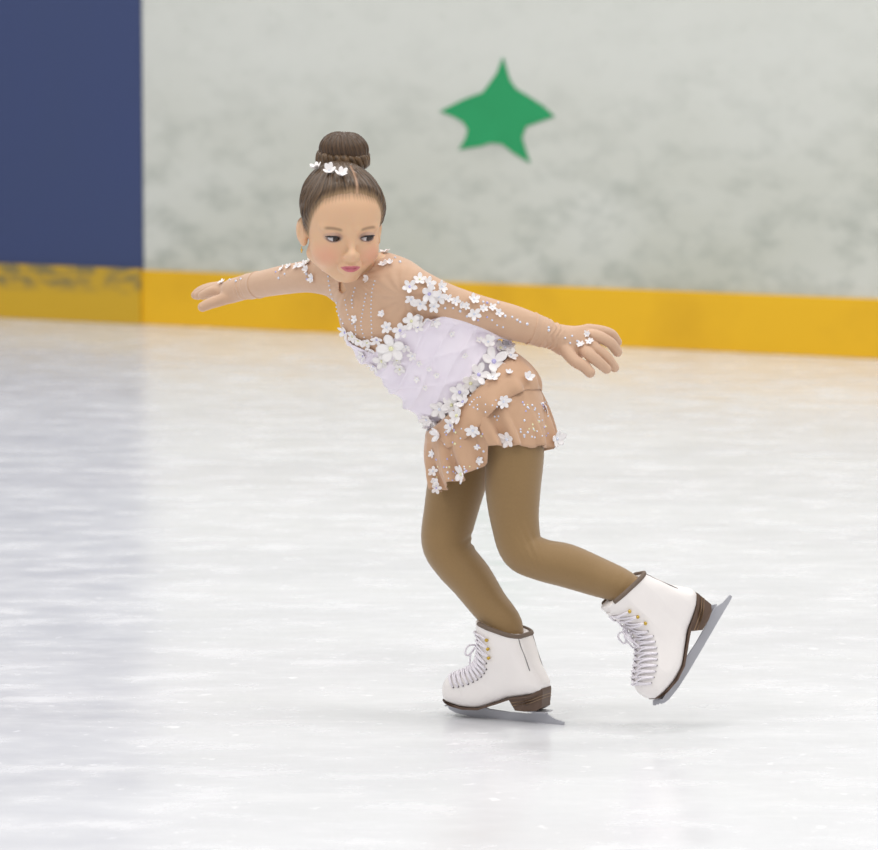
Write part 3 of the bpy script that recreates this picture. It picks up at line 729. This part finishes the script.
    lace.build('laces', M_LACE, bt)
    # tongue and collar rim
    b = MB(); tp = []
    nI, nJ = 8, 8
    for layer in (0, 1):
        for i in range(nI + 1):
            t = i / nI; cu, cv_ = (np.array(U7(302, 200)) * (1 - t) + np.array(U7(276, 84)) * t)
            for j in range(nJ + 1):
                s = j / nJ * 2 - 1; wd = .021 * (1 - .25 * t ** 4)
                tp.append(T(cu + .002 * layer - .013 * s * s - .0015, cv_ - .002 * s * s * t + (-.006 * s * s * t), s * wd))
    o = (nI + 1) * (nJ + 1); I = lambda i, j: i * (nJ + 1) + j; fs = []
    for i in range(nI):
        for j in range(nJ): fs += [(I(i, j), I(i, j + 1), I(i + 1, j + 1), I(i + 1, j)), (o + I(i, j), o + I(i + 1, j), o + I(i + 1, j + 1), o + I(i, j + 1))]
    for j in range(nJ): fs.append((I(nI, j), I(nI, j + 1), o + I(nI, j + 1), o + I(nI, j)))
    for i in range(nI): fs += [(I(i, 0), I(i + 1, 0), o + I(i + 1, 0), o + I(i, 0)), (I(i + 1, nJ), I(i, nJ), o + I(i, nJ), o + I(i + 1, nJ))]
    b.add(tp, fs); b.build('tongue', M_BOOT, bt)
    # rim follows the boot's edge where it meets the collar plane
    pts = []
    for a in np.linspace(.62, 2 * math.pi - .62, 60):
        dr = V3(math.cos(a), .30 * math.cos(a), math.sin(a)); dr = V3(dr[0], dr[0] * .24, dr[2])
        c0 = np.append(U7(455, 110), 0)
        ts = np.linspace(0, .08, 200); line = c0 + ts[:, None] * dr; d = boot_n.ev(line, None, None)
        i = np.argmax(d > 0); pts.append(c0 + dr * (ts[i] - .0018))
    b = MB(); b.tube([tw(x) for x in pts], .0042, 10); b.build('collar', M_RIM, bt)['label'] = 'brown padded collar'
    # back seam
    b = MB(); sp = []
    for c in [(566, 150), (582, 205), (602, 260), (632, 345)]:
        u, v = U7(*c); sp.append((u, v))
    for sgn in (1, -1):
        b = MB(); b.tube([tw(x) for x in catmull([on_boot(u, v, sgn) + V3(0, 0, -sgn * .0002) for u, v in sp], 5)], .0007, 6); b.build('seam', M_DARK, bt)
    return bt
make_skate(S1, SK1_F, SK1_U, 40, 'white skate standing on the ice')
make_skate(S2, SK2_F, SK2_U, -10, 'white skate lifted behind with toe down')

# ------------------------------------------------------------------ rink: ice, boards
GL, GRt = GR(78, 321), GR(850, 357.5)
WD = unit(GRt - GL); WN = unit(np.cross(WD, V3(0, 0, 1)))           # wall runs along WD
if WN[1] > 0: WN = -WN
def on_wall(px, py, off=0.):
    d = ray(px, py); t = ((GL + WN * off - CAM) @ WN) / (d @ WN); return CAM + d * t
s_of = lambda p: (np.asarray(p) - GL) @ WD
SB = s_of(on_wall(143.5, 290)); ZK = float(np.mean([on_wall(160, 268.5)[2], on_wall(845, 300)[2]]))
S0, S1_, ZT = -9., 14., 2.4
def slab(name, s0, s1, z0, z1, th, m, off=0., bev=.004):
    b = MB(); c = lambda s, z, o: GL * V3(1, 1, 0) + WD * s + WN * o + V3(0, 0, z)
    v = [c(s, z, o) for o in (off, off - th) for s, z in ((s0, z0), (s1, z0), (s1, z1), (s0, z1))]
    b.add(v, [(0, 1, 2, 3), (7, 6, 5, 4), (0, 4, 5, 1), (1, 5, 6, 2), (2, 6, 7, 3), (3, 7, 4, 0)])
    o = b.build(name, m, None, False, base=np.zeros(3))
    mod = o.modifiers.new('edge', 'BEVEL'); mod.width = bev; mod.segments = 2
    return o
def nodes(m): nt = m.node_tree; return nt, nt.nodes['Principled BSDF'], (lambda t, **k: _n(nt, t, k))
def _n(nt, t, k):
    n = nt.nodes.new(t)
    for a, v in k.items():
        if a in n.inputs: n.inputs[a].default_value = v
        else: setattr(n, a, v)
    return n
def ramp(nt, src, stops):
    r = nt.nodes.new('ShaderNodeValToRGB'); e = r.color_ramp.elements
    e[0].position, e[0].color = stops[0][0], stops[0][1]; e[1].position, e[1].color = stops[1][0], stops[1][1]
    for p, c in stops[2:]: q_ = e.new(p); q_.color = c
    nt.links.new(src, r.inputs['Fac']); return r
def mixc(nt, fac, a, b_, mode='MIX'):
    m = nt.nodes.new('ShaderNodeMix'); m.data_type = 'RGBA'; m.blend_type = mode
    for x, key in ((fac, 'Factor'), (a, 'A'), (b_, 'B')):
        if hasattr(x, 'is_output') or isinstance(x, bpy.types.NodeSocket): nt.links.new(x, m.inputs[key])
        else: m.inputs[key].default_value = x
    return m.outputs['Result']
g_ = lambda x: (x, x, x, 1)
# white boards with scuffs and grey-green grime, denser low down
m = mat('board_white', '#d3d5cf', .5, spec=.3); nt, bs, N_ = nodes(m)
tc = N_('ShaderNodeTexCoord'); mp = N_('ShaderNodeMapping'); mp.inputs['Scale'].default_value = (1, 1, 1.7); nt.links.new(tc.outputs['Object'], mp.inputs['Vector'])
n1 = N_('ShaderNodeTexNoise', Scale=6.5, Detail=6., Roughness=.6); n2 = N_('ShaderNodeTexNoise', Scale=1.3, Detail=3.); n3 = N_('ShaderNodeTexNoise', Scale=18., Detail=4.)
for n in (n1, n2, n3): nt.links.new(mp.outputs['Vector'], n.inputs['Vector'])
sx = N_('ShaderNodeSeparateXYZ'); nt.links.new(tc.outputs['Object'], sx.inputs['Vector'])
r1 = ramp(nt, n1.outputs['Fac'], [(.46, g_(0)), (.70, g_(1))]); r2 = ramp(nt, n2.outputs['Fac'], [(.25, g_(.15)), (.62, g_(1))])
zr = N_('ShaderNodeMapRange'); nt.links.new(sx.outputs['Z'], zr.inputs['Value']); zr.inputs['From Min'].default_value = .25; zr.inputs['From Max'].default_value = 1.05; zr.inputs['To Min'].default_value = 1.; zr.inputs['To Max'].default_value = .12
def mth(op, a, b_):
    x = nt.nodes.new('ShaderNodeMath'); x.operation = op
    for i, q_ in enumerate((a, b_)):
        if isinstance(q_, bpy.types.NodeSocket): nt.links.new(q_, x.inputs[i])
        else: x.inputs[i].default_value = q_
    return x.outputs[0]
smudge = mth('MULTIPLY', mth('MULTIPLY', r1.outputs['Color'], zr.outputs['Result']), .60)
haze_ = mth('MULTIPLY', mth('MULTIPLY', r2.outputs['Color'], zr.outputs['Result']), .85)
c = mixc(nt, haze_, lin('#d3d5cf'), lin('#b9bbae'))
r3 = ramp(nt, n3.outputs['Fac'], [(.6, g_(0)), (.78, g_(.5))])
c = mixc(nt, r3.outputs['Color'], c, lin('#c2c6bd')); c = mixc(nt, smudge, c, lin('#8d958c'))
nt.links.new(c, bs.inputs['Base Color'])
M_BOARD = m
tag(slab('wall_back', SB, S1_, 0, ZT, .12, M_BOARD), 'white scuffed rink boards behind the skater', 'wall', kind='structure')
m = mat('kick_yellow', '#e3b01c', .45, spec=.35); nt, bs, N_ = nodes(m); tc = N_('ShaderNodeTexCoord'); n1 = N_('ShaderNodeTexNoise', Scale=3., Detail=6.); nt.links.new(tc.outputs['Object'], n1.inputs['Vector'])
c = mixc(nt, ramp(nt, n1.outputs['Fac'], [(.45, g_(0)), (.75, g_(.7))]).outputs['Color'], lin('#e6b41e'), lin('#cf9d17')); nt.links.new(c, bs.inputs['Base Color'])
tag(slab('baseboard_back', SB, S1_, 0, ZK, .02, m, .014), 'yellow kick plate along the white boards', 'baseboard', kind='structure')
tag(slab('wall_left', S0, SB, 0, ZT, .14, mat('board_blue', '#34426f', .45, noise=(3, '#36446b')), .012), 'blue rink board left of the white boards', 'wall', kind='structure')
m = mat('kick_yellow_shaded', '#c9a21f', .5); nt, bs, N_ = nodes(m); tc = N_('ShaderNodeTexCoord'); mp = N_('ShaderNodeMapping'); mp.inputs['Scale'].default_value = (3, 3, 7)  # darker yellow than the back kick plate: shade put into the colour
nt.links.new(tc.outputs['Object'], mp.inputs['Vector']); n1 = N_('ShaderNodeTexNoise', Scale=4., Detail=4.); nt.links.new(mp.outputs['Vector'], n1.inputs['Vector'])
sx = N_('ShaderNodeSeparateXYZ'); nt.links.new(tc.outputs['Object'], sx.inputs['Vector'])
zr = N_('ShaderNodeMapRange'); nt.links.new(sx.outputs['Z'], zr.inputs['Value']); zr.inputs['From Min'].default_value = ZK * .5; zr.inputs['From Max'].default_value = ZK * .72
rr = ramp(nt, n1.outputs['Fac'], [(.40, g_(.12)), (.60, g_(.85))])
mm = nt.nodes.new('ShaderNodeMath'); mm.operation = 'MULTIPLY'; nt.links.new(rr.outputs['Color'], mm.inputs[0]); nt.links.new(zr.outputs['Result'], mm.inputs[1])
c = mixc(nt, mm.outputs[0], lin('#cba31e'), lin('#6f6a4c')); nt.links.new(c, bs.inputs['Base Color'])
tag(slab('baseboard_left', S0, SB, 0, ZK + .005, .02, m, .026), 'yellow kick plate coloured in a shaded tone with grey smudges under the blue board', 'baseboard', kind='structure')
# green star painted on the boards
star = [(502.6, 57), (496, 74), (482.6, 92.3), (463.5, 99.4), (439.6, 111.4), (453, 116.5), (462.7, 121.8), (467.5, 129.7), (465, 139), (458.7, 149.7), (468, 148), (479.4, 146.5), (490.6, 142.8), (501.8, 144.2), (513, 152.9), (529.7, 163), (525.5, 150), (521.7, 137.7), (525.7, 126.6), (540, 121.5), (554.4, 116.5), (541.6, 105), (529, 97), (516, 89), (509.7, 80.3), (506, 68)]
A = np.array([on_wall(*p, .0045) for p in star]); cen = A.mean(0); pts = [x for x in A]
n = len(pts); v = [p + WN * .0 for p in pts] + [p - WN * .003 for p in pts] + [cen]
f = [(i, (i + 1) % n, 2 * n) for i in range(n)] + [(i, n + i, n + (i + 1) % n, (i + 1) % n) for i in range(n)]
so = mk('painted_star', v, f, mat('star_green', '#158f54', .5, noise=(9, '#1f9b60')), None, False, base=cen); so.location = cen
tag(so, 'green five pointed star painted on the white boards', 'star')
# ice
m = mat('ice', '#e9ebeb', .22, spec=.5); nt, bs, N_ = nodes(m); tc = N_('ShaderNodeTexCoord')
bs.inputs['IOR'].default_value = 1.45
def noise(scale, det, sc=(1, 1, 1), rough=.5, rotz=0.):
    mp = N_('ShaderNodeMapping'); mp.inputs['Scale'].default_value = sc; mp.inputs['Rotation'].default_value = (0, 0, rotz)
    nt.links.new(tc.outputs['Object'], mp.inputs['Vector']); x = N_('ShaderNodeTexNoise', Scale=scale, Detail=det, Roughness=rough); nt.links.new(mp.outputs['Vector'], x.inputs['Vector']); return x.outputs['Fac']
a1 = noise(2.2, 6., (.55, 1, 1), .6); a2 = noise(9., 5., (.6, 1, 1), .6, .15); a3 = noise(34., 3., (.8, .8, 1)); a4 = noise(1.1, 4., (.4, 1, 1), .5, -.1); a5 = noise(14, 4, (.12, 1, 1), .6, .35)
c = mixc(nt, ramp(nt, a1, [(.36, g_(0)), (.66, g_(1))]).outputs['Color'], lin('#d9dade'), lin('#e2e3e6'))
c = mixc(nt, ramp(nt, a4, [(.48, g_(0)), (.70, g_(.5))]).outputs['Color'], c, lin('#d8d7db'))
c = mixc(nt, ramp(nt, a2, [(.52, g_(0)), (.74, g_(.6))]).outputs['Color'], c, lin('#ededf0'))
c = mixc(nt, ramp(nt, a5, [(.60, g_(0)), (.75, g_(.6))]).outputs['Color'], c, lin('#ebebee'))
c = mixc(nt, ramp(nt, a3, [(.66, g_(0)), (.72, g_(.9))]).outputs['Color'], c, lin('#f4f4f7'))
nt.links.new(c, bs.inputs['Base Color'])
rr = ramp(nt, a2, [(.35, g_(.17)), (.70, g_(.32))]); nt.links.new(rr.outputs['Color'], bs.inputs['Roughness'])
bp = N_('ShaderNodeBump', Strength=.10, Distance=.004); nt.links.new(a2, bp.inputs['Height']); nt.links.new(bp.outputs['Normal'], bs.inputs['Normal'])
M_ICE = m
b = MB(); g0 = GL * V3(1, 1, 0) + WD * (S0) - WN * .0; g1 = GL * V3(1, 1, 0) + WD * S1_
q_ = [g0 + WN * 0, g1, g1 + WN * 26, g0 + WN * 26]
v = [p + V3(0, 0, 0) for p in q_] + [p - V3(0, 0, .1) for p in q_]
b.add(v, [(0, 1, 2, 3), (7, 6, 5, 4)] + [(i, 4 + i, 4 + (i + 1) % 4, (i + 1) % 4) for i in range(4)])
ice = b.build('floor', M_ICE, None, False, base=np.zeros(3))
import bmesh
bm = bmesh.new(); bm.from_mesh(ice.data); bmesh.ops.recalc_face_normals(bm, faces=bm.faces); bm.to_mesh(ice.data); bm.free()
tag(ice, 'pale skate marked ice sheet of the rink', 'ice', kind='structure')

# ------------------------------------------------------------------ light: bright hall with overhead lamps
w = bpy.data.worlds.new('hall'); SC.world = w; w.use_nodes = True
w.node_tree.nodes['Background'].inputs['Color'].default_value = (.98, .985, 1.0, 1); w.node_tree.nodes['Background'].inputs['Strength'].default_value = .60
def area(x, y, z, sx, sy, e, col=(1, .975, .94)):
    l = bpy.data.lights.new('ceiling_lamp', 'AREA'); l.shape = 'RECTANGLE'; l.size, l.size_y = sx, sy; l.energy = e; l.color = col
    o = bpy.data.objects.new('ceiling_lamp', l); o.location = (x, y, z); COL.objects.link(o); return o
for x in (-5, 0, 5):
    for y in (1, 6.5, 12): area(x, y, 7, 2.4, 1.2, 118)
# ------------------------------------------------------------------ camera
cd = bpy.data.cameras.new('camera'); cam = bpy.data.objects.new('camera', cd); COL.objects.link(cam); SC.camera = cam
cam.location = CAM; cam.rotation_euler = (math.pi / 2 - PITCH, 0, 0)
cd.sensor_width = 36; cd.sensor_fit = 'HORIZONTAL'; cd.lens = F / 878 * 36; cd.clip_start = .1; cd.clip_end = 200
cd.dof.use_dof = True; cd.dof.focus_distance = 7.05; cd.dof.aperture_fstop = 6.3
SC.view_settings.view_transform = 'Standard'; SC.view_settings.look = 'None'; SC.view_settings.exposure = 0.0; SC.view_settings.gamma = 1.0
SC.view_settings.use_curve_mapping = False
